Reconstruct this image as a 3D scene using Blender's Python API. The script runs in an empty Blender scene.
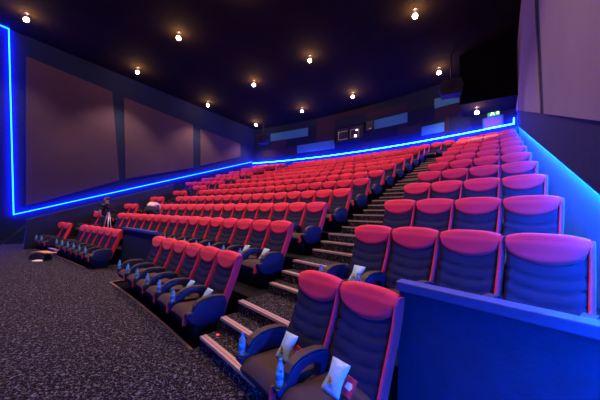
import bpy, bmesh, math, random
from mathutils import Vector, Matrix
random.seed(7)
S = bpy.context.scene
COL = S.collection
PI = math.pi

# ------------------------------------------------------------------ layout of the hall (metres)
KC, XC = 0.011476, -11.93          # the rows, the steps and the back wall all follow one shallow arc
PITCH, RISE = 1.25, 0.469          # one tier
def cv(X): return -KC * ((X - XC) ** 2 - (-3 - XC) ** 2)
def tang(X): return math.atan(-2 * KC * (X - XC))
HEAD_Y = 2.815                     # head line of the first row, where the arc passes X = -3
BACK_Y = 16.79
WR, WL = 0.72, -18.0
CEIL = 9.75
PIT = -0.04
def level(k): return PIT if k == 1 else RISE * (k - 1)
ORD = ['', 'first', 'second', 'third', 'fourth', 'fifth', 'sixth', 'seventh', 'eighth', 'ninth', 'tenth', 'eleventh', 'twelfth',
       'thirteenth', 'fourteenth', 'fifteenth', 'sixteenth']

# ------------------------------------------------------------------ materials
def mat(name, col, rough=.6, metal=0, emit=None, es=0, spec=.5, alpha=None, bump=0, bscale=60, trans=0, var=0, vscale=8, sheen=0):
    m = bpy.data.materials.new(name); m.use_nodes = True
    nt = m.node_tree; b = nt.nodes['Principled BSDF']
    b.inputs['Base Color'].default_value = (*col, 1); b.inputs['Roughness'].default_value = rough
    b.inputs['Metallic'].default_value = metal; b.inputs['Specular IOR Level'].default_value = spec
    if emit: b.inputs['Emission Color'].default_value = (*emit, 1); b.inputs['Emission Strength'].default_value = es
    if trans: b.inputs['Transmission Weight'].default_value = trans
    if sheen: b.inputs['Sheen Weight'].default_value = sheen
    tc = nt.nodes.new('ShaderNodeTexCoord')
    if var:
        n = nt.nodes.new('ShaderNodeTexNoise'); n.inputs['Scale'].default_value = vscale; n.inputs['Detail'].default_value = 3
        r = nt.nodes.new('ShaderNodeValToRGB')
        r.color_ramp.elements[0].position = .3; r.color_ramp.elements[1].position = .7
        r.color_ramp.elements[0].color = (*[c * (1 - var) for c in col], 1); r.color_ramp.elements[1].color = (*[min(1, c * (1 + var)) for c in col], 1)
        nt.links.new(tc.outputs['Object'], n.inputs['Vector']); nt.links.new(n.outputs['Fac'], r.inputs[0]); nt.links.new(r.outputs[0], b.inputs['Base Color'])
    if bump:
        n = nt.nodes.new('ShaderNodeTexNoise'); n.inputs['Scale'].default_value = bscale; n.inputs['Detail'].default_value = 4
        bp = nt.nodes.new('ShaderNodeBump'); bp.inputs['Strength'].default_value = bump; bp.inputs['Distance'].default_value = .01
        nt.links.new(tc.outputs['Object'], n.inputs['Vector']); nt.links.new(n.outputs['Fac'], bp.inputs['Height']); nt.links.new(bp.outputs[0], b.inputs['Normal'])
    return m

def carpet_mat():
    m = bpy.data.materials.new('speckled_carpet'); m.use_nodes = True
    nt = m.node_tree; b = nt.nodes['Principled BSDF']; b.inputs['Roughness'].default_value = .95; b.inputs['Specular IOR Level'].default_value = .1
    tc = nt.nodes.new('ShaderNodeTexCoord')
    def N(t, **k):
        n = nt.nodes.new(t)
        for a, v in k.items(): n.inputs[a].default_value = v
        return n
    n1 = N('ShaderNodeTexNoise', Scale=32, Detail=2.0, Roughness=.55, Distortion=1.0)
    n2 = N('ShaderNodeTexNoise', Scale=60, Detail=1.5, Distortion=.6)
    for n in (n1, n2): nt.links.new(tc.outputs['Object'], n.inputs['Vector'])
    r1 = nt.nodes.new('ShaderNodeValToRGB'); r1.color_ramp.elements[0].position = .575; r1.color_ramp.elements[1].position = .615
    r1.color_ramp.elements[0].color = (0, 0, 0, 1); r1.color_ramp.elements[1].color = (1, 1, 1, 1)
    r2 = nt.nodes.new('ShaderNodeValToRGB'); r2.color_ramp.elements[0].position = .57; r2.color_ramp.elements[1].position = .63
    r2.color_ramp.elements[0].color = (0, 0, 0, 1); r2.color_ramp.elements[1].color = (1, 1, 1, 1)
    nt.links.new(n1.outputs['Fac'], r1.inputs[0]); nt.links.new(n2.outputs['Fac'], r2.inputs[0])
    mx = nt.nodes.new('ShaderNodeMath'); mx.operation = 'MAXIMUM'
    h = nt.nodes.new('ShaderNodeMath'); h.operation = 'MULTIPLY'; h.inputs[1].default_value = .55
    nt.links.new(r2.outputs[0], h.inputs[0]); nt.links.new(r1.outputs[0], mx.inputs[0]); nt.links.new(h.outputs[0], mx.inputs[1])
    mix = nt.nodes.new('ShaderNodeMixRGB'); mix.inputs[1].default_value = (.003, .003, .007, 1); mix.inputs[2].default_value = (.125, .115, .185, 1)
    nt.links.new(mx.outputs[0], mix.inputs[0]); nt.links.new(mix.outputs[0], b.inputs['Base Color'])
    return m

M = dict(
    carpet=carpet_mat(),
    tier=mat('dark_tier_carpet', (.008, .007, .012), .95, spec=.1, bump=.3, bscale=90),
    black=mat('black_rubber', (.004, .004, .006), .95, spec=.05),
    ceiling=mat('matt_black_ceiling', (.011, .0075, .0055), .95, spec=.1, var=.2, vscale=1.5),
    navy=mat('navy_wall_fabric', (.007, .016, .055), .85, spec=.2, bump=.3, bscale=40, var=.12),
    navyb=mat('led_glow_cove_wall', (.03, .24, .80), .7, spec=.3, var=.06),  # LED glow put into the wall colour so its bounce lights the seats
    cap_navy=mat('navy_cap_laminate', (.025, .045, .15), .5, spec=.4),
    beige=mat('beige_acoustic_fabric', (.078, .052, .075), .95, spec=.1, bump=.2, bscale=120, var=.05, vscale=1.2),
    beige2=mat('grey_acoustic_fabric', (.21, .18, .26), .95, spec=.1, bump=.2, bscale=120, var=.05, vscale=1.2),
    pblue=mat('sky_blue_acoustic_panel', (.05, .22, .42), .9, spec=.1),
    pdark=mat('navy_acoustic_panel', (.008, .012, .05), .9, spec=.1),
    pbrown=mat('plum_acoustic_panel', (.032, .020, .045), .9, spec=.1),
    cloth=mat('charcoal_seat_fabric', (.013, .015, .048), .85, spec=.2, bump=.35, bscale=180),
    seat=mat('brown_grey_cushion_fabric', (.05, .032, .038), .8, spec=.25, bump=.35, bscale=180),
    red=mat('red_seat_fabric', (.70, .022, .060), .75, spec=.2, bump=.35, bscale=150, sheen=.1),
    arm=mat('navy_vinyl', (.008, .014, .06), .42, spec=.4, bump=.1, bscale=60),
    pad=mat('taupe_arm_pad', (.05, .032, .04), .6, spec=.3, bump=.15, bscale=90),
    plas=mat('black_plastic', (.012, .012, .018), .45),
    alu=mat('pale_aluminium', (.42, .34, .37), .45, metal=.25),
    mag=mat('magenta_grip_strip', (.42, .03, .14), .6),
    brown=mat('brown_edge_trim', (.16, .08, .05), .6),
    led=mat('blue_led_strip', (.02, .1, .6), .5, emit=(.002, .13, 1.0), es=900),
    ledw=mat('bright_blue_led_strip', (.02, .1, .6), .5, emit=(.0015, .026, 1.0), es=380),
    ledl=mat('deep_blue_led_strip', (.02, .1, .6), .5, emit=(.0003, .012, 1.0), es=150),
    lamp=mat('warm_lamp_glass', (1, .85, .6), .5, emit=(1, .50, .20), es=220),
    redled=mat('red_step_light', (.5, .02, .02), .5, emit=(1, .03, .05), es=2.5),
    bottle=mat('clear_blue_plastic', (.35, .62, .85), .12, trans=.55, spec=.6),
    blabel=mat('blue_bottle_label', (.05, .30, .65), .5),
    cap=mat('blue_bottle_cap', (.03, .24, .80), .4),
    bag=mat('pale_snack_bag_film', (.30, .50, .74), .35, spec=.6, bump=.6, bscale=25),
    bagp=mat('printed_popcorn', (.55, .38, .12), .6, var=.5, vscale=120),
    pack=mat('red_packet_film', (.62, .03, .05), .35, bump=.4, bscale=30),
    white=mat('white_print', (.75, .72, .74), .6),
    skin=mat('skin', (.50, .28, .20), .6),
    hair=mat('dark_hair', (.02, .014, .012), .7),
    dtee=mat('dark_navy_tee', (.015, .015, .05), .9),
    jeans=mat('dark_trousers', (.012, .016, .05), .9),
    wshirt=mat('pale_shirt', (.62, .50, .55), .85, bump=.4, bscale=20),
    steel=mat('silver_tube', (.55, .5, .55), .35, metal=.6),
    tan=mat('tan_padding', (.50, .28, .14), .8, var=.2),
    speaker=mat('speaker_cloth', (.012, .014, .03), .8),
    green=mat('green_sign', (.02, .35, .10), .5, emit=(.05, .75, .15), es=.5),
    signw=mat('sign_pictogram', (.9, 1, .8), .5, emit=(.75, 1, .35), es=2.2),
    lilac=mat('lilac_door_leaf', (.22, .16, .34), .7),
    glass=mat('booth_glass', (.2, .25, .4), .05, trans=.8, spec=.6),
    lens=mat('projector_lens_glow', (.9, .7, .9), .3, emit=(1, .55, .85), es=9),
)

# ------------------------------------------------------------------ mesh helpers
def link(name, bm, m, parent=None, smooth=False, bevel=0, seg=2, mats=None):
    bmesh.ops.remove_doubles(bm, verts=bm.verts, dist=1e-6)
    bmesh.ops.recalc_face_normals(bm, faces=bm.faces)
    me = bpy.data.meshes.new(name); bm.to_mesh(me); bm.free()
    for x in (mats or [m]): me.materials.append(x)
    if smooth:
        for p in me.polygons: p.use_smooth = True
    o = bpy.data.objects.new(name, me); COL.objects.link(o)
    if parent: o.parent = parent
    if bevel:
        b = o.modifiers.new('bevel', 'BEVEL'); b.width = bevel; b.segments = seg; b.limit_method = 'ANGLE'; b.angle_limit = math.radians(35)
    return o
def empty(name, loc, rz=0):
    o = bpy.data.objects.new(name, None); COL.objects.link(o); o.location = loc; o.rotation_euler = (0, 0, rz); o.empty_display_size = .1
    return o
def tag(o, label, cat, group=None):
    o['label'] = label; o['category'] = cat
    if group: o['group'] = group
    return o
def struct(o): o['kind'] = 'structure'; return o
def box(bm, x0, x1, y0, y1, z0, z1, mtx=None):
    vs = [bm.verts.new((x, y, z)) for z in (z0, z1) for x, y in ((x0, y0), (x1, y0), (x1, y1), (x0, y1))]
    if mtx: 
        for v in vs: v.co = mtx @ v.co
    for f in ((0, 3, 2, 1), (4, 5, 6, 7), (0, 1, 5, 4), (1, 2, 6, 5), (2, 3, 7, 6), (3, 0, 4, 7)): bm.faces.new([vs[i] for i in f])
    return bm
def cbox(bm, X0, X1, yf, yb, z0, z1, n=None):
    """a slab that follows the arc of the rows; yf, yb are offsets at the arc"""
    n = n or max(1, int(abs(X1 - X0) / .35))
    rings = []
    for i in range(n + 1):
        X = X0 + (X1 - X0) * i / n; c = cv(X)
        rings.append([bm.verts.new(p) for p in ((X, yf + c, z0), (X, yb + c, z0), (X, yb + c, z1), (X, yf + c, z1))])
    for a, b in zip(rings, rings[1:]):
        for j in range(4): bm.faces.new((a[j], a[(j + 1) % 4], b[(j + 1) % 4], b[j]))
    bm.faces.new(rings[0]); bm.faces.new(rings[-1][::-1])
    return bm
def prism(bm, pts, x0, x1, axis=0, mtx=None):
    """extrude a closed outline; axis 0: outline in (y,z), axis 1: (x,z), axis 2: (x,y)"""
    def P(a, b, t): return ((t, a, b), (a, t, b), (a, b, t))[axis]
    A = [bm.verts.new(P(a, b, x0)) for a, b in pts]; B = [bm.verts.new(P(a, b, x1)) for a, b in pts]
    if mtx:
        for v in A + B: v.co = mtx @ v.co
    n = len(pts)
    for i in range(n): bm.faces.new((A[i], A[(i + 1) % n], B[(i + 1) % n], B[i]))
    bm.faces.new(A[::-1]); bm.faces.new(B)
    return bm
def tube(bm, pts, r, n=8):
    pts = [Vector(p) for p in pts]; rs = r if isinstance(r, (list, tuple)) else [r] * len(pts); rings = []
    for i, p in enumerate(pts):
        d = (pts[min(i + 1, len(pts) - 1)] - pts[max(i - 1, 0)]).normalized()
        a = d.cross(Vector((0, 0, 1)) if abs(d.z) < .9 else Vector((1, 0, 0))).normalized(); b = d.cross(a)
        rings.append([bm.verts.new(p + (a * math.cos(t) + b * math.sin(t)) * rs[i]) for t in (2 * PI * k / n for k in range(n))])
    for q, s in zip(rings, rings[1:]):
        for k in range(n): bm.faces.new((q[k], q[(k + 1) % n], s[(k + 1) % n], s[k]))
    bm.faces.new(rings[0][::-1]); bm.faces.new(rings[-1])
    return bm
def lathe(bm, prof, c=(0, 0, 0), n=16):
    rings = [[bm.verts.new((c[0] + r * math.cos(2 * PI * k / n), c[1] + r * math.sin(2 * PI * k / n), c[2] + z)) for k in range(n)] for r, z in prof]
    for q, s in zip(rings, rings[1:]):
        for k in range(n): bm.faces.new((q[k], q[(k + 1) % n], s[(k + 1) % n], s[k]))
    bm.faces.new(rings[0][::-1]); bm.faces.new(rings[-1])
    return bm
def NB(): return bmesh.new()
def copy_tree(o, parent=None):
    c = o.copy(); COL.objects.link(c)
    if parent: c.parent = parent
    for ch in o.children: copy_tree(ch, c)
    return c
def kids(root):
    out = []
    for ch in root.children: out.append(ch); out += kids(ch)
    return out

# ------------------------------------------------------------------ THE SHELL
# floor: speckled carpet with sunken black bays where the first-row seats stand
BAYS = ((-7.5, -3.12), (-12.95, -9.75), (-15.4, -14.05))
bm = NB()
def carpet_piece(X0, X1, yb):
    n = max(1, int((X1 - X0) / .4)); prev = None
    for i in range(n + 1):
        X = X0 + (X1 - X0) * i / n
        ring = [bm.verts.new(p) for p in ((X, -5, 0), (X, yb + cv(X), 0), (X, yb + cv(X), -.12), (X, -5, -.12))]
        if prev:
            for j in range(4): bm.faces.new((prev[j], prev[(j + 1) % 4], ring[(j + 1) % 4], ring[j]))
        else: bm.faces.new(ring[::-1])
        prev = ring
    bm.faces.new(prev)
carpet_piece(-3.12, WR + .1, 3.2)
carpet_piece(-7.5, -3.12, 2.13)
carpet_piece(-9.75, -7.5, 3.2)
carpet_piece(-12.95, -9.75, 2.13)
carpet_piece(-14.05, -12.95, 3.2)
carpet_piece(-15.4, -14.05, 2.13)
carpet_piece(WL - .2, -15.4, 6.0)
struct(link('floor', bm, M['carpet']))
bm = NB()
for a, b in BAYS: cbox(bm, a, b, 2.13, 3.2, -.12, PIT)
struct(link('floor', bm, M['black']))
bm = NB()
for a, b in BAYS:
    cbox(bm, a, b, 2.085, 2.125, -.01, .006)
    for X in (a, b):
        if X in (-7.5, -9.75): box(bm, X - .02, X + .02, 2.1 + cv(X), 3.0 + cv(X), -.01, .006)
struct(link('trim_1', bm, M['brown']))

# tiers (one solid step per row), left corridor kept free beside rows 1 to 6
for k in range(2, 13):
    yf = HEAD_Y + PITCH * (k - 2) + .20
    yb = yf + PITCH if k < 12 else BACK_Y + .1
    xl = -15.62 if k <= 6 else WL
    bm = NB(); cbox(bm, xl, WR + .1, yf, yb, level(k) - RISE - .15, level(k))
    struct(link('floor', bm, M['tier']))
# back wall
bm = NB(); cbox(bm, WL - .1, WR + .1, BACK_Y, BACK_Y + .25, 4.0, CEIL)
struct(link('wall_back', bm, M['navy']))
# ceiling
bm = NB(); box(bm, WL - .2, WR + .25, -5, 18.6, CEIL, CEIL + .15)
struct(link('ceiling', bm, M['ceiling']))
# left wall
bm = NB(); box(bm, WL - .2, WL, -5, 18.3, -.12, CEIL)
struct(link('wall_left', bm, M['navy']))
for i, pts in enumerate((((2.3, 8.78), (5.88, 8.56), (6.68, 3.52), (2.9, 1.76)), ((6.5, 8.46), (11.08, 8.23), (11.36, 5.11), (6.98, 3.64)),
                         ((11.7, 8.14), (15.62, 7.98), (15.72, 6.86), (11.92, 5.36)))):
    bm = NB(); prism(bm, pts, WL, WL + .05)
    struct(link('wall_left', bm, M['beige'], bevel=.01))
# right wall: lower face set back behind the light cove, upper face with panels
def zl(Y): return .74 + .3635 * Y
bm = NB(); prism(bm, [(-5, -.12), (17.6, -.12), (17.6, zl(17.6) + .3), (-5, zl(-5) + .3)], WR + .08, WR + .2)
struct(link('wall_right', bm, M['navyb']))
bm = NB(); prism(bm, [(-5, zl(-5)), (17.6, zl(17.6)), (17.6, CEIL), (-5, CEIL)], WR, WR + .08 - .001)
# the cove: the bottom 6 cm of the upper face is a thin lip
struct(link('wall_right', bm, M['navy']))
def zp(Y): return 1.40 + .368 * Y
for pts in (((-5, zp(-5)), (6.62, zp(6.62)), (7.55, 9.7), (-5, 9.7)), ((7.2, zp(7.2)), (13.75, zp(13.75)), (14.9, 9.7), (8.35, 9.7)),
            ((14.2, zp(14.2)), (16.1, zp(15.9)), (16.1, 9.7), (15.25, 9.7))):
    bm = NB(); prism(bm, pts, WR - .03, WR)
    struct(link('wall_right', bm, M['beige2'], bevel=.008))

# mosaic of acoustic panels across the back wall: (X0, z0, X1, z1, material)
MOS = [(-16.2, 8.45, -12.35, 9.15, 'pblue'), (-14.45, 7.80, -11.6, 8.44, 'pdark'), (-16.1, 7.72, -14.47, 8.44, 'pbrown'), (-11.58, 7.83, -9.85, 9.3, 'pbrown'),
       (-13.35, 7.12, -9.85, 7.79, 'pblue'), (-16.8, 7.0, -13.37, 7.71, 'pbrown'), (-12.33, 8.45, -11.6, 9.15, 'pdark'),
       (-11.58, 9.32, -6.8, 9.7, 'pbrown'), (-7.3, 8.75, -4.5, 9.3, 'pbrown'),
       (-6.74, 7.98, -4.5, 8.62, 'pblue'), (-7.3, 7.22, -5.1, 7.9, 'pdark'), (-4.48, 7.75, -2.9, 8.6, 'pdark'), (-2.95, 8.40, -1.4, 8.98, 'pblue'),
       (-2.88, 7.75, -1.2, 8.38, 'pbrown'), (-3.65, 6.95, -2.4, 7.5, 'pblue'), (-5.08, 7.2, -3.67, 7.72, 'pbrown')]
for X0, z0, X1, z1, m in MOS:
    bm = NB(); cbox(bm, X0, X1 - .02, BACK_Y - .03, BACK_Y, z0, z1 - .02)
    struct(link('wall_back', bm, M[m]))
# upright pilaster beside the right-hand blue panel
bm = NB(); cbox(bm, -2.36, -2.2, BACK_Y - .06, BACK_Y, 6.75, 7.74); struct(link('trim_2', bm, M['pbrown']))

# dark soffit in the back right corner that carries the nearest lamp
bm = NB(); box(bm, -1.45, WR - .04, 14.3, 16.0, 7.36, CEIL - .001); struct(link('ceiling', bm, M['black']))
# door in the back wall under the exit sign
d = empty('door_1', (-.2, BACK_Y + cv(-.2), 6.62)); struct(d)
bm = NB(); box(bm, -.36, .36, -.05, 0, 0, .5); link('door_leaf', bm, M['lilac'], d)
bm = NB(); box(bm, -.42, -.36, -.08, 0, 0, .56); box(bm, .36, .42, -.08, 0, 0, .56); box(bm, -.42, .42, -.08, 0, .5, .56); link('door_frame', bm, M['pblue'], d)
d.rotation_euler.z = tang(-.2)

# projection booth window
w = empty('window_1', (-8.6, BACK_Y + cv(-8.6), 7.4), tang(-8.6)); struct(w)
bm = NB()
for a in ((-1.2, 1.2, 0, .1), (-1.2, 1.2, 1.08, 1.18), (-1.2, -1.1, .1, 1.08), (1.1, 1.2, .1, 1.08), (-.05, .05, .1, 1.08)): box(bm, a[0], a[1], -.22, -.02, a[2], a[3])
box(bm, -1.2, 1.2, -.04, -.01, .05, 1.12)
link('window_frame', bm, M['pdark'], w)
bm = NB()
for a, b in ((-.85, .0), (.12, .8)):
    for q in ((a, b, .22, .245), (a, b, .80, .825), (a, a + .025, .22, .825), (b - .025, b, .22, .825)): box(bm, q[0], q[1], -.2, -.17, q[2], q[3])
link('window_port_trim', bm, M['steel'], w)
bm = NB(); box(bm, -1.1, -.05, -.13, -.12, .1, 1.08); box(bm, .05, 1.1, -.13, -.12, .1, 1.08); link('pane', bm, M['glass'], w)
p = empty('projector', (-8.1, BACK_Y + cv(-8.1) - .1, 7.75), tang(-8.1)); tag(p, 'film projector glowing pink behind the right pane of the booth window', 'projector')
bm = NB(); box(bm, -.1, .1, -.008, .05, -.1, .1); link('body', bm, M['plas'], p)
bm = NB(); tube(bm, [(0, -.015, 0), (0, -.05, 0)], .085, 16); link('lens', bm, M['lens'], p)
bm = NB(); box(bm, .02, .16, -.03, -.01, .36, .41); link('status_light', bm, M['lens'], p)
o = bpy.data.objects.new('wall_monitor', None)
b_ = empty('wall_box', (-7.0, BACK_Y + cv(-7.0) - .0, 7.95), tang(-7)); tag(b_, 'small black equipment box on the back wall, right of the booth window', 'box')
bm = NB(); box(bm, -.24, .24, -.2, -.03, 0, .6); link('housing', bm, M['plas'], b_, bevel=.01)
bm = NB(); box(bm, -.02, .14, -.215, -.201, .03, .11); link('indicator', bm, M['white'], b_)

# exit sign
e = empty('exit_sign', (-.12, BACK_Y + cv(-.12) - .06, 7.2), tang(-.12)); tag(e, 'lit green emergency exit sign above the door in the back wall', 'sign')
bm = NB(); box(bm, -.3, .2, -.05, .0, 0, .26); link('housing', bm, M['green'], e)
bm = NB()
prism(bm, [(-.2, .03), (-.15, .03), (-.09, .10), (-.04, .03), (.0, .03), (-.05, .13), (-.02, .17), (.04, .15), (.04, .18), (-.04, .21), (-.12, .2), (-.16, .14), (-.13, .13), (-.1, .17), (-.12, .11)], -.055, -.051, 1)
box(bm, -.02, .03, -.055, -.051, .215, .25)
box(bm, .09, .18, -.055, -.051, .03, .23)
link('pictogram', bm, M['signw'], e)

# LED lines
bm = NB(); cbox(bm, WL + .05, WR - .1, BACK_Y - .13, BACK_Y - .10, 6.575, 6.605, 60)
struct(link('trim_3', bm, M['ledw']))
bm = NB(); box(bm, WR - .14, WR - .10, BACK_Y + cv(.6) - .1, BACK_Y + cv(.6) - .06, 6.58, 6.88)
struct(link('trim_4', bm, M['ledw']))
def ll(Y): return 1.32 + .3685 * (Y - 2.51)
bm = NB(); prism(bm, [(2.51, ll(2.51)), (17.0, ll(17.0)), (17.0, ll(17.0) + .035), (2.51, ll(2.51) + .035)], WL + .09, WL + .12)
struct(link('trim_5', bm, M['ledl']))
bm = NB(); prism(bm, [(2.50, 1.32), (2.54, 1.32), (1.67, 9.68), (1.63, 9.68)], WL + .09, WL + .12)
prism(bm, [(-4, 9.68), (1.67, 9.68), (1.67, 9.72), (-4, 9.72)], WL + .09, WL + .12)
struct(link('trim_6', bm, M['ledl']))
bm = NB(); prism(bm, [(-4, zl(-4) - .012), (17.2, zl(17.2) - .012), (17.2, zl(17.2) - .002), (-4, zl(-4) - .002)], WR + .045, WR + .075)
struct(link('trim_7', bm, M['led']))

bm = NB(); box(bm, WL + .02, WL + .06, -4, 1.55, .04, .10); struct(link('trim_8', bm, M['ledl']))  # added skirting light, out of view, to turn the far left floor blue
# low partition beside the left corridor
pt = empty('low_partition', (-15.65, 2.6, 0)); tag(pt, 'black sloping half-height partition left of the seats under the blue light line', 'partition')
bm = NB(); prism(bm, [(0, 0), (6.1, 0), (6.1, 3.42), (0, 1.17)], -.09, .01); link('panel', bm, M['plas'], pt)
bm = NB(); prism(bm, [(-.02, 1.17), (6.1, 3.42), (6.1, 3.46), (-.02, 1.21)], -.11, .03); link('top_rail', bm, M['cap_navy'], pt)
hr = tag(link('handrail', tube(NB(), [(-15.95, 2.62, .92), (-15.95, 2.3, .55), (-15.95, 1.95, .12), (-15.95, 1.85, .02)], .022), M['plas'], smooth=True),
         'slim metal handrail running down in front of the black partition at far left', 'handrail')

# parapets in front of the second row
def parapet(X0, X1, label):
    t = empty('parapet', (X0, 2.93 + cv(X0), 0)); tag(t, label, 'parapet')
    inv = Matrix.Translation(-t.location)
    bm = NB(); cbox(bm, X0, X1, 2.88, 3.0, 0, 1.14); bm.transform(inv); link('panel', bm, M['navy'], t)
    bm = NB(); cbox(bm, X0 - .02, X1, 2.84, 3.0, 1.14, 1.21); bm.transform(inv); link('cap', bm, M['cap_navy'], t, bevel=.008)
parapet(-.66, WR, 'navy half-wall with a flat cap in the right foreground beside the pair of seats')
parapet(-9.4, -7.05, 'navy half-wall at left, between the two groups of front-row seats')

# stairs
def stairs(X0, X1, name_txt, first=1):
    t = empty('stairs', ((X0 + X1) / 2, 2.18, 0)); tag(t, name_txt, 'stairs')
    inv = Matrix.Translation(-t.location)
    for j in range(first - 1, 33):
        g, r = divmod(j, 3)
        y = 2.18 + .3 * r + PITCH * g; z = RISE / 3 * (j + 1) + .004
        y2 = (2.18 + .3 * (r + 1) if r < 2 else 2.18 + PITCH) + PITCH * g
        bm = NB(); cbox(bm, X0, X1, y + .004, y2 + .01, z - RISE / 3 - .02 if j else -.02, z, 4); bm.transform(inv)
        s = link('step', bm, M['carpet'], t)
        bm = NB(); cbox(bm, X0, X1, y - .004, y + .030, z - .028, z + .005, 4); cbox(bm, X0, X1, y + .044, y + .085, z + .0005, z + .005, 4)
        bm.transform(inv); nz = link('nosing', bm, M['alu'], s)
        bm = NB(); cbox(bm, X0, X1, y + .030, y + .044, z + .0005, z + .0045, 4); bm.transform(inv); link('grip_strip', bm, M['mag'], nz)
        if j == 0:
            bm = NB(); lathe(bm, [(.018, 0), (.018, .006), (.01, .01)], (X0 + .12, y + .2 + cv(X0 + .12), z)); bm.transform(inv); link('step_light', bm, M['redled'], s)
stairs(-3.04, -1.80, 'carpeted aisle stairs with pale metal nosings climbing between the two seat blocks')
stairs(-14.15, -13.12, 'narrow carpeted stairs climbing past the far left end of the long rows')

# ------------------------------------------------------------------ THE SEAT
# origin: floor point below the head line, facing -Y
PROF = [(.30, -.262), (.42, -.240), (.55, -.198), (.70, -.140), (.85, -.084), (1.0, -.042), (1.08, -.032), (1.13, -.012)]
def prof(z):
    for (z0, y0), (z1, y1) in zip(PROF, PROF[1:]):
        if z <= z1: t = (z - z0) / (z1 - z0); return y0 + (y1 - y0) * t
    return PROF[-1][1]
HW = .274
def top_z(u): return 1.155 - .035 * abs(u) ** 3.2
def backrest_bm():
    bm = NB(); nu, nv = 13, 40; F = []; Bk = []
    for j in range(nv):
        v = j / (nv - 1); rf = []; rb = []
        for i in range(nu):
            u = -1 + 2 * i / (nu - 1); hw = HW * (.93 + .07 * v)
            z = .34 + (top_z(u) - .34) * v
            y = prof(z) + .02 * (1 - u * u) * 1.0 + (.018 * abs(u) ** 4)
            zz = z - .055 * u * u       # seams sag in the middle
            ph = (zz - .42) / .105
            if zz < .86: y += .030 * max(0, 1 - abs((ph % 1) - .5) * 2 / .26) - .0
            y -= .018
            if v > .97: y += .02
            rf.append(bm.verts.new((u * hw, y, z)))
            rb.append(bm.verts.new((u * hw, prof(z) + .085 - (.03 if v > .97 else 0), z - .004)))
        F.append(rf); Bk.append(rb)
    for R, s in ((F, 1), (Bk, -1)):
        for a, b in zip(R, R[1:]):
            for i in range(nu - 1): bm.faces.new((a[i], a[i + 1], b[i + 1], b[i]) if s > 0 else (a[i], b[i], b[i + 1], a[i + 1]))
    for i in (0, nu - 1):
        for j in range(nv - 1): bm.faces.new((F[j][i], F[j + 1][i], Bk[j + 1][i], Bk[j][i]))
    for j in (0, nv - 1):
        for i in range(nu - 1): bm.faces.new((F[j][i], F[j][i + 1], Bk[j][i + 1], Bk[j][i]))
    return bm
def headrest_bm():
    bm = NB(); nu, nv = 21, 16; R = []
    for i in range(nu):
        u = -1 + 2 * i / (nu - 1); col = []
        zb = top_z(u) - .045 - .215 * math.sqrt(max(0, 1 - u * u)) ** .95
        zt = top_z(u) + .008
        for j in range(nv):
            v = j / (nv - 1)
            if v < .72:
                t = v / .72; z = zb + (zt - .02 - zb) * t
                y = prof(z) + .02 * (1 - u * u) + .018 * abs(u) ** 4 - .018 - .022 * min(1, t * 6) - .008 * math.sin(PI * t)
                y += .0022 * math.sin(u * 34 + 1.5 * t) * t * (1 - t) * 3
                if j == 0: y += .014
            else:
                t = (v - .72) / .28; a = t * PI
                y0 = prof(zt - .02) + .02 * (1 - u * u) + .018 * abs(u) ** 4 - .040
                y1 = prof(zt) + .092
                y = (y0 + y1) / 2 - (y1 - y0) / 2 * math.cos(a); z = zt - .02 + .036 * math.sin(a) - .10 * max(0, t - .75) * 4 * .6
            col.append(bm.verts.new((u * (HW + .006), y, z)))
        R.append(col)
    for a, b in zip(R, R[1:]):
        for j in range(nv - 1): bm.faces.new((a[j], b[j], b[j + 1], a[j + 1]))
    # close the cushion with an inner skin so it has body
    geom = bm.faces[:]
    bmesh.ops.solidify(bm, geom=geom, thickness=.006)
    return bm
def bolster_bm(s):
    bm = NB(); pts = []
    x = s * (HW + .012)
    n = 16; rings = []
    for j in range(n + 1):
        z = .30 + (1.135 - .30) * j / n; y = prof(z); w = .018; e = .012 if j in (0, n) else 0
        ring = [(x - w, y - .012 + e), (x - w * .5, y - .030 + e), (x + w * .5, y - .030 + e), (x + w, y - .012 + e), (x + w, y + .085 - e), (x - w, y + .085 - e)]
        rings.append([bm.verts.new((a, b, z - (.03 * (b - y) if j == n else 0))) for a, b in ring])
    for a, b in zip(rings, rings[1:]):
        for i in range(6): bm.faces.new((a[i], a[(i + 1) % 6], b[(i + 1) % 6], b[i]))
    bm.faces.new(rings[0][::-1]); bm.faces.new(rings[-1])
    return bm
def seat_bm():
    bm = NB(); nu, nv = 9, 12; T = []; B = []
    for j in range(nv):
        v = j / (nv - 1); y = -.745 + .53 * v; a = []; b = []
        for i in range(nu):
            u = -1 + 2 * i / (nu - 1)
            z = .440 - .012 * v + .012 * math.cos(u * PI / 2) - .012 * abs(u) ** 6
            if v < .2: z -= .09 * (1 - v / .2) ** 2
            a.append(bm.verts.new((u * .245, y - (0 if j else .0), z)))
            b.append(bm.verts.new((u * .235, y + (.04 if j == 0 else 0), .275 + .01 * v)))
        T.append(a); B.append(b)
    for R in (T, B):
        for a, b in zip(R, R[1:]):
            for i in range(nu - 1): bm.faces.new((a[i], a[i + 1], b[i + 1], b[i]))
    for i in (0, nu - 1):
        for j in range(nv - 1): bm.faces.new((T[j][i], T[j + 1][i], B[j + 1][i], B[j][i]))
    for j in (0, nv - 1):
        for i in range(nu - 1): bm.faces.new((T[j][i], T[j][i + 1], B[j][i + 1], B[j][i]))
    return bm
ARM = [(-.26, .27), (-.45, .25), (-.60, .265), (-.68, .32), (-.735, .385), (-.75, .43), (-.655, .44), (-.64, .50), (-.60, .553), (-.52, .592), (-.42, .606),
       (-.30, .602), (-.20, .578), (-.18, .50), (-.195, .40), (-.215, .32)]
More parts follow.
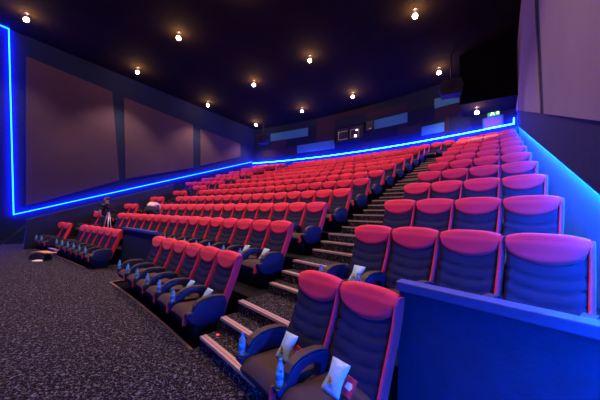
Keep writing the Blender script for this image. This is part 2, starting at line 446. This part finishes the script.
def arm_bm(x, w, solid):
    bm = NB()
    if solid: return prism(bm, ARM, x - w, x + w)
    c = (-.42, .44); n = len(ARM)
    inner = []
    for (y, z) in ARM:
        dy, dz = y - c[0], z - c[1]; l = math.hypot(dy, dz); inner.append((c[0] + dy / l * min(l * .55, .14), c[1] + dz / l * min(l * .5, .10)))
    L = []
    for X in (x - w, x + w): L.append(([bm.verts.new((X, a, b)) for a, b in ARM], [bm.verts.new((X, a, b)) for a, b in inner]))
    for o_, i_ in L:
        for k in range(n): bm.faces.new((o_[k], o_[(k + 1) % n], i_[(k + 1) % n], i_[k]))
    for q in (0, 1):
        for k in range(n): bm.faces.new((L[0][q][k], L[0][q][(k + 1) % n], L[1][q][(k + 1) % n], L[1][q][k]))
    return bm
def add_arm(root, x, solid):
    a = link('armrest', arm_bm(x, .045, solid), M['arm'], root, bevel=.014, seg=3, smooth=True)
    top = [(-.648, .505), (-.607, .558), (-.523, .598), (-.42, .612), (-.30, .608), (-.205, .584)]
    bm = NB(); prism(bm, top + [(y, z + .014) for y, z in top[::-1]], x - .042, x + .042); link('arm_pad', bm, M['pad'], a, bevel=.006)
    bm = NB(); lathe(bm, [(.043, 0), (.047, .02), (.047, .03), (.039, .03), (.037, .01)], (x, -.70, .415), 14); link('cup_holder', bm, M['plas'], a, smooth=True)
    return a
def make_seat(left_arm, end_right, pitch):
    root = empty('cinema_seat', (0, 0, 0))
    bm = NB(); prism(bm, [(-.50, 0), (-.22, 0), (-.20, .25), (-.58, .25)], -.17, .17); link('pedestal', bm, M['plas'], root, bevel=.01)
    link('seat', seat_bm(), M['seat'], root, smooth=True, bevel=.012)
    link('backrest', backrest_bm(), M['cloth'], root, smooth=True)
    h = link('headrest', headrest_bm(), M['red'], root, smooth=True)
    for s in (1,): link('side_bolster', bolster_bm(s), M['red'], root, smooth=False, bevel=.006)
    bm = NB(); prism(bm, [(.222, .27), (.240, .42), (.262, .42), (.285, .29), (.26, .265)], -.748, -.71, 1); link('seat_tab', bm, M['red'], root, bevel=.006)
    add_arm(root, pitch / 2, end_right)
    if left_arm: add_arm(root, -pitch / 2, True)
    return root
PL, PR = .622, .592
protoset = {}
def get_seat(left_arm, end_right, pitch):
    key = (left_arm, end_right, pitch)
    if key not in protoset:
        protoset[key] = make_seat(left_arm, end_right, pitch); return protoset[key]
    return copy_tree(protoset[key])
def place_seat(X, k, label, group, left_arm, end_right, pitch, dy=0):
    o = get_seat(left_arm, end_right, pitch)
    o.location = (X, HEAD_Y + PITCH * (k - 1) + cv(X) + dy, level(k)); o.rotation_euler = (0, 0, tang(X))
    tag(o, label, 'cinema seat', group)
    return o
seats = {}
# centre block: 16 seats between the two stairs
for k in range(1, 13):
    ids = list(range(16)) if k > 1 else list(range(6)) + list(range(10, 16))
    for s in ids:
        X = -3.437 - PL * s
        if k == 1 and s < 6: lab = 'front-row red cinema seat, %s from the aisle stairs in the near group of six' % ORD[s + 1]
        elif k == 1: lab = 'front-row red cinema seat, %s to the left of the navy half-wall' % ORD[s - 9]
        else: lab = 'red-topped seat in centre block, %s row, %s from the right stairs' % (ORD[k], ORD[s + 1])
        left = s == 15 or (k == 1 and s == 5)
        right = s == 0 or (k == 1 and s == 10)
        seats['C', k, s] = place_seat(X, k, lab, 'cinema seats of the centre block', left, right, PL)
# right block: four seats by the right wall, two in the front row
for k in range(1, 13):
    for s in range(2 if k == 1 else 4):
        X = -1.416 + .582 * s - (.085 if k == 1 else 0)
        if k == 1: lab = ('left' if s == 0 else 'right') + ' one of the foreground pair of red and charcoal seats by the half-wall'
        elif s == 3: lab = 'blue-lit cinema seat beside the right wall, in the %s row' % ORD[k]
        else: lab = 'red-topped cinema seat in the %s row of the right block, %s from the stairs' % (ORD[k], ORD[s + 1])
        seats['R', k, s] = place_seat(X, k, lab, 'cinema seats of the right block', s == 0, False, PR)
# the right seat of the foreground pair has no armrest on the half-wall side
for ch in list(seats['R', 1, 1].children):
    if ch.name.split('.')[0] == 'armrest':
        for g_ in list(ch.children): bpy.data.objects.remove(g_)
        bpy.data.objects.remove(ch)
# far left block
for k in range(1, 13):
    for s in range(2 if k <= 6 else 6):
        X = -14.5 - .62 * s
        lab = 'small red-topped cinema seat in the %s row beyond the far left stairs, %s from them' % (ORD[k], ORD[s + 1])
        seats['F', k, s] = place_seat(X, k, lab, 'cinema seats beyond the far left stairs', s == (1 if k <= 6 else 5), s == 0, PL)
# last row also closes the ends of the stairs
for X, t in ((-2.80, 'right aisle stairs, left one'), (-2.18, 'right aisle stairs, right one'), (-13.35, 'far left stairs')):
    place_seat(X, 12, 'cinema seat against the back wall closing the top of the ' + t, 'cinema seats at the top of the stairs', False, False, PL if X < -2.5 else PR)

# ------------------------------------------------------------------ bottles, snack bags, packets
def make_bottle():
    b = empty('water_bottle', (0, 0, 0))
    link('body', lathe(NB(), [(.026, 0), (.031, .006), (.031, .05), (.029, .055), (.031, .06), (.031, .138), (.029, .152), (.017, .172), (.014, .186)], n=14), M['bottle'], b, smooth=True)
    link('bottle_label', lathe(NB(), [(.0318, .062), (.0318, .115)], n=14), M['blabel'], b, smooth=True)
    link('cap', lathe(NB(), [(.0145, .184), (.0145, .204), (.012, .207)], n=12), M['cap'], b, smooth=True)
    return b
def make_bag():
    b = empty('snack_bag', (0, 0, 0)); bm = NB(); nu, nv = 9, 12; R = [[], []]
    for q, sg in ((0, -1), (1, 1)):
        for j in range(nv):
            v = j / (nv - 1); row = []
            for i in range(nu):
                u = -1 + 2 * i / (nu - 1)
                th = .032 * math.sqrt(max(0, 1 - u * u)) * math.sin(PI * v) ** .7
                w = .082 + .006 * math.cos(v * 2 * PI)
                row.append(bm.verts.new((u * w, sg * (th + .001) + .004 * math.sin(9 * u + 7 * v), v * .235)))
            R[q].append(row)
        for a, c in zip(R[q], R[q][1:]):
            for i in range(nu - 1): bm.faces.new((a[i], a[i + 1], c[i + 1], c[i]))
    for i in (0, nu - 1):
        for j in range(nv - 1): bm.faces.new((R[0][j][i], R[0][j + 1][i], R[1][j + 1][i], R[1][j][i]))
    for j in (0, nv - 1):
        for i in range(nu - 1): bm.faces.new((R[0][j][i], R[0][j][i + 1], R[1][j][i + 1], R[1][j][i]))
    link('film', bm, M['bag'], b, smooth=True)
    bm = NB()
    for i in range(14):
        a = random.uniform(0, 6.28); r = random.uniform(0, .03); c = (r * math.cos(a) * .9 - .01, -.036, .075 + r * math.sin(a))
        tube(bm, [(c[0], c[1] - .003, c[2]), (c[0], c[1] + .008, c[2])], random.uniform(.007, .012), 7)
    link('popcorn_print', bm, M['bagp'], b)
    return b
def make_packet():
    b = empty('sweet_packet', (0, 0, 0))
    bm = NB(); prism(bm, [(-.045, 0), (.045, 0), (.05, .06), (.045, .13), (-.045, .13), (-.05, .06)], -.008, .008, 1); link('film', bm, M['pack'], b, bevel=.005)
    bm = NB(); prism(bm, [(-.03, .05), (.02, .045), (.032, .07), (.02, .095), (-.02, .09)], -.0105, -.0085, 1); link('white_print', bm, M['white'], b)
    return b
bproto = gproto = pproto = None
def local(seat, p, rz=0):
    a = seat.rotation_euler.z; c, s = math.cos(a), math.sin(a)
    return (seat.location.x + c * p[0] - s * p[1], seat.location.y + s * p[0] + c * p[1], seat.location.z + p[2])
def where(key):
    b, k, s = key
    if b == 'R' and k == 1: return ('left' if s == 0 else 'right') + ' seat of the foreground pair'
    if b == 'R': return 'right-block %s-row seat, %s from the stairs' % (ORD[k], ORD[s + 1])
    if b == 'C' and k == 1: return 'front-row seat, %s' % ((ORD[s + 1] + ' from the stairs') if s < 6 else (ORD[s - 9] + ' left of the half-wall'))
    if b == 'C': return 'centre %s-row seat, %s from right stairs' % (ORD[k], ORD[s + 1])
    return 'far-left %s-row seat, %s from left stairs' % (ORD[k], ORD[s + 1])
def put_bottle(key, side, pitch):
    global bproto
    st = seats[key]
    if bproto is None: o = bproto = make_bottle()
    else: o = copy_tree(bproto)
    o.location = local(st, (side * pitch / 2, -.70, .4255)); o.rotation_euler = (0, 0, random.uniform(0, 6))
    tag(o, 'blue bottle in holder %s of %s' % ('left' if side < 0 else 'right', where(key)), 'bottle', 'water bottles in the armrest cup holders')
def put_bag(key, x=.03, y=-.43, rz=0, pk=True):
    global gproto, pproto
    st = seats[key]
    if gproto is None: o = gproto = make_bag()
    else: o = copy_tree(gproto)
    o.location = local(st, (x, y - .055, .452)); o.rotation_euler = (-.55, -.02 + random.uniform(-.05, .08), st.rotation_euler.z + rz)
    tag(o, 'pale blue popcorn bag on ' + where(key), 'snack bag', 'popcorn bags on the seats')
    if pk:
        if pproto is None: o = pproto = make_packet()
        else: o = copy_tree(pproto)
        o.location = local(st, (x + .085, y + .02, .452)); o.rotation_euler = (-.55, .1, st.rotation_euler.z + rz)
        tag(o, 'small red packet behind the bag on ' + where(key), 'packet', 'red sweet packets on the seats')
put_bottle(('R', 1, 0), -1, PR); put_bottle(('R', 1, 0), 1, PR); put_bag(('R', 1, 0)); put_bag(('R', 1, 1))
put_bottle(('R', 2, 0), -1, PR); put_bottle(('R', 2, 0), 1, PR); put_bag(('R', 2, 0), x=.06, pk=False)
for s in range(6): put_bottle(('C', 1, s), -1, PL)
for s in (0, 1): put_bag(('C', 1, s), x=.09, y=-.38, pk=False)
for s in range(10, 16): put_bottle(('C', 1, s), -1, PL)
for s in (0, 1): put_bottle(('F', 1, s), -1, PL)
for s in range(12): put_bottle(('C', 2, s), -1, PL)
put_bag(('C', 2, 0), x=.06, pk=False); put_bag(('C', 2, 1), x=.06, pk=False)
for k in range(3, 12): put_bottle(('C', k, 0), -1, PL)
for k in (3, 4, 5): 
    put_bottle(('C', k, 15), -1, PL); put_bottle(('C', k, 14), -1, PL)

# ------------------------------------------------------------------ lamps on the ceiling
LAMPS = [(-15.87, 1.91), (-11.3, 1.75), (-7.2, 1.6), (-2.5, 1.4), (-16.24, 6.43), (-11.46, 6.06), (-7.3, 5.8), (-2.5, 5.6), (-16.62, 11.27), (-11.62, 10.85), (-7.45, 10.54),
         (-2.49, 10.21), (-16.45, 15.86), (-11.41, 15.44), (-7.31, 15.15), (-2.42, 14.85), (-.8, 14.9)]
LN = ['in the front lamp row, nearest the left wall', 'in the front lamp row, second from the left wall', 'in the front lamp row, third from the left wall', 'in the front lamp row, nearest the right wall',
      'in the second lamp row, nearest the left wall', 'in the second lamp row, second from the left wall', 'in the second lamp row, third from the left wall', 'in the second lamp row, nearest the right wall',
      'in the third lamp row, nearest the left wall', 'in the third lamp row, second from the left wall', 'in the third lamp row, third from the left wall', 'in the third lamp row, rightmost, near the photo top',
      'in the back lamp row, nearest the left wall', 'in the back lamp row, second from the left wall', 'in the back lamp row, third from the left wall', 'in the back lamp row, right end',
      'under the dark soffit in the back right corner']
lp = None; LZ = CEIL
for i, (X, Y) in enumerate(LAMPS):
    if lp is None:
        lp = empty('ceiling_lamp', (0, 0, 0))
        link('rim', lathe(NB(), [(.11, 0), (.11, -.03), (.085, -.035), (.012, -.04), (.012, -.22)], n=16), M['plas'], lp, smooth=True)
        link('lamp_glass', lathe(NB(), [(.03, -.20), (.075, -.225), (.095, -.27), (.075, -.325), (.03, -.35)], n=16), M['lamp'], lp, smooth=True)
        L = lp
    else: L = copy_tree(lp)
    z = CEIL if i < 16 else 7.36
    L.location = (X, Y, z)
    tag(L, 'warm round ceiling lamp ' + LN[i], 'ceiling lamp', 'warm lamps on the black ceiling')
    ld = bpy.data.lights.new('lamp_light', 'SPOT'); ld.energy = (620, 430, 300, 110)[i // 4] if i < 16 else 25; ld.color = (1, .60, .42); ld.spot_size = math.radians(100); ld.spot_blend = .6; ld.shadow_soft_size = .1
    lo = bpy.data.objects.new('lamp_light', ld); COL.objects.link(lo); lo.parent = L; lo.location = (0, 0, -.40)

# speakers hung from the ceiling
for (X, Y, z, lab) in ((-15.6, 15.9, 8.1, 'black round-baffled ceiling speaker in the back left corner'), (-1.75, 13.9, 8.05, 'black ceiling speaker hanging beside the soffit at back right')):
    s = empty('ceiling_speaker', (X, Y, z), .15); tag(s, lab, 'speaker', 'speakers hung from the ceiling')
    bm = NB(); prism(bm, [(-.4, -.35), (.4, -.35), (.5, .0), (.4, .35), (-.4, .35), (-.5, 0)], -.3, .3, 1); link('cabinet', bm, M['speaker'], s, bevel=.03)
    bm = NB(); lathe(bm, [(.14, 0), (.17, .01), (.17, .03), (.13, .03)], n=20); bm.transform(Matrix.Translation((0, -.33, .1)) @ Matrix.Rotation(PI / 2, 4, 'X')); link('driver_ring', bm, M['pbrown'], s, smooth=True)
    bm = NB(); tube(bm, [(0, 0, .3), (0, 0, CEIL - z)], .035); link('bracket', bm, M['plas'], s)
    bm = NB(); box(bm, -.10, .12, -.315, -.3, -.14, -.10); link('maker_plate', bm, M['pbrown'], s)

# ------------------------------------------------------------------ PEOPLE
def skinfig(name, pts, edges, m, parent, root=0, sub=2):
    me = bpy.data.meshes.new(name); me.from_pydata([p[:3] for p in pts], edges, []); me.materials.append(m)
    o = bpy.data.objects.new(name, me); COL.objects.link(o); o.parent = parent
    md = o.modifiers.new('skin', 'SKIN'); md.use_smooth_shade = True
    for i, p in enumerate(pts):
        r = p[3]; r = r if isinstance(r, tuple) else (r, r)
        me.skin_vertices[0].data[i].radius = r; me.skin_vertices[0].data[i].use_root = (i == root)
    sd = o.modifiers.new('sub', 'SUBSURF'); sd.levels = sub; sd.render_levels = sub
    return o
def person(loc, rz, label, J, shirt, trousers, text=None):
    """J: joint name -> (x,y,z); facing -Y"""
    P = empty('person', loc, rz); tag(P, label, 'person')
    names = []; pts = []; edges = []
    def v(n, r): names.append(n); pts.append((*J[n], r)); return len(pts) - 1
    def chain(*nr):
        prev = None
        for n, r in nr:
            i = names.index(n) if n in names else v(n, r)
            if prev is not None and prev != i: edges.append((prev, i))
            prev = i
    chain(('pelvis', (.15, .11)), ('waist', (.13, .095)), ('chest', (.155, .11)), ('neck0', .06), ('neck1', .052), ('head0', (.07, .08)), ('head1', (.078, .095)), ('head2', (.06, .07)))
    for s in 'LR':
        chain(('chest', .1), ('sh' + s, .062), ('el' + s, .042), ('wr' + s, .027), ('palm' + s, (.035, .018)))
        w, p = Vector(J['wr' + s]), Vector(J['palm' + s]); d = (p - w).normalized(); side = d.cross(Vector((0, 0, 1))).normalized() if abs(d.z) < .95 else Vector((1, 0, 0))
        for f in range(4):
            b = p + side * (.024 * (f - 1.5) / 1.5); ln = (.07, .08, .075, .058)[f]
            n1, n2 = 'f%s%da' % (s, f), 'f%s%db' % (s, f)
            J[n1] = tuple(b + d * ln * .55); J[n2] = tuple(b + d * ln - Vector((0, 0, .018)))
            chain(('palm' + s, .02), (n1, .0095), (n2, .008))
        J['t%sa' % s] = tuple(w.lerp(p, .5) + side * .04 * (1 if s == 'L' else -1)); J['t%sb' % s] = tuple(w.lerp(p, 1.05) + side * .05 * (1 if s == 'L' else -1))
        chain(('wr' + s, .02), ('t%sa' % s, .012), ('t%sb' % s, .009))
        chain(('pelvis', .1), ('hip' + s, .09), ('kn' + s, .058), ('an' + s, .038), ('ball' + s, (.042, .03)), ('toe' + s, (.036, .02)))
    skinfig('body', pts, edges, M['skin'], P)
    def cloth(nm, lst, m):
        ix = {}; ps = []; es = []
        for chain_ in lst:
            prev = None
            for n, r in chain_:
                if n not in ix: ix[n] = len(ps); ps.append((*J[n], r))
                if prev is not None: es.append((prev, ix[n]))
                prev = ix[n]
        return skinfig(nm, ps, es, m, P)
    for s in 'LR':
        a, b = Vector(J['sh' + s]), Vector(J['el' + s]); J['cuff' + s] = tuple(a.lerp(b, .8))
    sh = cloth('shirt', [[('pelvis', (.165, .125)), ('waist', (.15, .115)), ('chest', (.172, .128)), ('neck0', .075)], [('chest', .1), ('shL', .076), ('cuffL', .06)], [('chest', .1), ('shR', .076), ('cuffR', .06)]], shirt)
    cloth('trousers', [[('waist', (.14, .1)), ('pelvis', (.168, .128))], [('pelvis', .1), ('hipL', .105), ('knL', .075), ('anL', .058)], [('pelvis', .1), ('hipR', .105), ('knR', .075), ('anR', .058)]], trousers)
    h1 = Vector(J['head1']); h2 = Vector(J['head2']); up = (h2 - Vector(J['head0'])).normalized(); fw = Vector(J.get('face', (0, -1, 0)))
    bk = -fw
    J['ha'] = tuple(h1 + bk * .03 + up * .0); J['hb'] = tuple(h2 + bk * .015 + up * .015); J['hc'] = tuple(h1 + bk * .05 - up * .05)
    cloth('hair', [[('hc', .06), ('ha', (.082, .085)), ('hb', (.078, .08))]], M['hair'])
    side = up.cross(fw).normalized()
    for q in (-1, 1):
        bm = NB(); bmesh.ops.create_icosphere(bm, subdivisions=2, radius=.012); bm.transform(Matrix.Translation(h1 + fw * .088 + side * q * .032 + up * .0)); link('eye', bm, M['white'], P, smooth=True)
        bm = NB(); bmesh.ops.create_icosphere(bm, subdivisions=2, radius=.024); bm.transform(Matrix.Translation(h1 + side * q * .082) @ Matrix.Diagonal((.5, .6, 1.1, 1))); link('ear', bm, M['skin'], P, smooth=True)
    bm = NB(); tube(bm, [h1 + fw * .088 + up * .01, h1 + fw * .108 - up * .022, h1 + fw * .09 - up * .032], [.008, .015, .008]); link('nose', bm, M['skin'], P, smooth=True)
    bm = NB(); tube(bm, [h1 + fw * .086 - up * .055 - side * .022, h1 + fw * .094 - up * .056, h1 + fw * .086 - up * .055 + side * .022], [.004, .007, .004]); link('mouth', bm, M['red'], P, smooth=True)
    for s in 'LR':
        a, b, t = Vector(J['an' + s]), Vector(J['ball' + s]), Vector(J['toe' + s])
        z0 = -0.0
        bm = NB(); tube(bm, [(a.x, a.y + .05, .05), (a.x, a.y, .055), (b.x, b.y, .042), (t.x, t.y, .035), (t.x, t.y - .03, .03)], [.035, .052, .045, .035, .018], 10); link('shoe', bm, M['plas'], P, smooth=True)
    if text:
        cu = bpy.data.curves.new('txt', 'FONT'); cu.body = text; cu.size = .2; cu.extrude = .002; cu.align_x = 'CENTER'
        to = bpy.data.objects.new('tmp', cu); COL.objects.link(to); bpy.context.view_layer.update()
        me = bpy.data.meshes.new_from_object(to.evaluated_get(bpy.context.evaluated_depsgraph_get())); bpy.data.objects.remove(to)
        me.materials.clear(); me.materials.append(M['white'])
        mo = bpy.data.objects.new('shirt_print', me); COL.objects.link(mo); mo.parent = P; mo.location = (0, -.155, 1.27); mo.rotation_euler = (PI / 2, 0, 0)
    return P
stand = dict(pelvis=(0, 0, .96), waist=(0, -.01, 1.10), chest=(0, 0, 1.33), neck0=(0, .01, 1.50), neck1=(0, 0, 1.55), head0=(0, -.015, 1.61), head1=(0, -.01, 1.68), head2=(0, 0, 1.75),
             shR=(-.18, 0, 1.44), elR=(-.40, -.14, 1.27), wrR=(-.60, -.28, 1.40), palmR=(-.67, -.33, 1.44), shL=(.18, 0, 1.44), elL=(.26, -.05, 1.16), wrL=(.16, -.26, 1.17), palmL=(.12, -.33, 1.19),
             hipR=(-.09, 0, .88), knR=(-.11, -.02, .50), anR=(-.12, .02, .09), ballR=(-.13, -.10, .035), toeR=(-.13, -.17, .03),
             hipL=(.09, 0, .88), knL=(.11, -.02, .50), anL=(.12, .02, .09), ballL=(.13, -.10, .035), toeL=(.13, -.17, .03))
person((-12.25, 4.2, RISE), -.95 + PI * 0, 'standing person in a dark tee with pale lettering, arm stretched out, behind the tripod', dict(stand), M['dtee'], M['jeans'], 'SU')
bend = dict(pelvis=(0, .10, .95), waist=(0, -.02, 1.08), chest=(0, -.26, 1.16), neck0=(0, -.46, 1.10), neck1=(0, -.50, 1.07), head0=(0, -.55, 1.03), head1=(0, -.61, .98), head2=(0, -.66, .93),
            shR=(-.17, -.38, 1.10), elR=(-.20, -.46, .82), wrR=(-.16, -.58, .62), palmR=(-.15, -.62, .56), shL=(.17, -.38, 1.10), elL=(.20, -.46, .82), wrL=(.16, -.58, .62), palmL=(.15, -.62, .56),
            hipR=(-.10, .10, .87), knR=(-.12, -.02, .50), anR=(-.13, .06, .09), ballR=(-.14, -.06, .035), toeR=(-.14, -.13, .03),
            hipL=(.10, .10, .87), knL=(.12, -.02, .50), anL=(.13, .06, .09), ballL=(.14, -.06, .035), toeL=(.14, -.13, .03), face=(0, -.6, -.8))
person((-11.1, 5.32, RISE * 2), -2.3, 'person in a pale shirt and dark trousers bending over between the second and third rows', dict(bend), M['wshirt'], M['jeans'])

# tripod and camera
t = empty('tripod', (-11.80, 4.12, RISE)); tag(t, 'silver-legged camera tripod standing behind the front-row seats at left', 'tripod')
for a in (-2.9, -.25, 1.5):
    link('leg', tube(NB(), [(.36 * math.cos(a), .24 * math.sin(a), .01), (.03 * math.cos(a), .03 * math.sin(a), 1.18)], [.014, .02]), M['steel'], t, smooth=True)
link('centre_column', tube(NB(), [(0, 0, .85), (0, 0, 1.27)], .022), M['plas'], t, smooth=True)
bm = NB(); box(bm, -.06, .06, -.06, .06, 1.27, 1.33); link('head', bm, M['plas'], t, bevel=.01)
link('pan_handle', tube(NB(), [(0, .05, 1.30), (.15, .35, 1.2)], .01), M['plas'], t, smooth=True)
c = empty('video_camera', (-11.80, 4.12, RISE + 1.331), .5); tag(c, 'black camera with a long lens mounted on the silver tripod', 'camera')
bm = NB(); box(bm, -.08, .08, -.16, .18, 0, .17); link('body', bm, M['plas'], c, bevel=.015)
link('lens', tube(NB(), [(0, -.16, .09), (0, -.36, .09)], [.05, .06], 14), M['plas'], c, smooth=True)
link('handle', tube(NB(), [(0, -.1, .17), (0, -.08, .24), (0, .1, .24), (0, .14, .17)], .014), M['plas'], c, smooth=True)

# bag of gear on the carpet
g = empty('gear_bag', (-12.15, 2.45, 0), .5); g.scale = (.72, .72, .72); tag(g, 'dark kit bag lying open on the carpet with a tan padded flap', 'bag')
bm = NB(); prism(bm, [(-.42, 0), (.38, 0), (.40, .14), (.25, .30), (-.12, .34), (-.36, .22)], -.22, .22, 1); link('bag_body', bm, M['jeans'], g, bevel=.05, seg=3)
bm = NB(); prism(bm, [(-.05, .35), (.42, .30), (.62, .33), (.60, .37), (.40, .36), (-.03, .40)], -.2, .2, 1); link('flap', bm, M['tan'], g, bevel=.015)
bm = NB(); prism(bm, [(-.28, .30), (.10, .37), (.12, .40), (-.26, .36)], -.2, .05, 1); link('padding', bm, M['tan'], g, bevel=.01)
o = tag(link('cable_coil', lathe(NB(), [(.08, 0), (.13, .01), (.13, .04), (.08, .05)], n=16), M['white'], smooth=True), 'small pale coiled strap on the carpet in front of the open bag', 'strap'); o.location = (-11.75, 2.30, .001)

# ------------------------------------------------------------------ camera, world, colour
rt = Vector((0.81009095, 0.58457072, 0.04505251)); up = Vector((0.00686158, -0.0862888, 0.99624654)); fw = Vector((-0.58626408, 0.80674117, 0.07391285))
cd = bpy.data.cameras.new('camera'); cam = bpy.data.objects.new('camera', cd); COL.objects.link(cam)
mm = Matrix((rt, up, -fw)).transposed().to_4x4(); mm.translation = (0, 0, 1.665); cam.matrix_world = mm
cd.sensor_width = 36; cd.lens = 274.497 / 600 * 36; cd.clip_start = .02; cd.clip_end = 200
S.camera = cam
wd = bpy.data.worlds.new('hall_light'); S.world = wd; wd.use_nodes = True
wd.node_tree.nodes['Background'].inputs[0].default_value = (.16, .12, .80, 1); wd.node_tree.nodes['Background'].inputs[1].default_value = .17
S.view_settings.view_transform = 'Standard'; S.view_settings.look = 'None'; S.view_settings.gamma = 1; S.view_settings.exposure = 0
S.view_settings.use_curve_mapping = False
S.cycles.max_bounces = 6; S.cycles.diffuse_bounces = 3
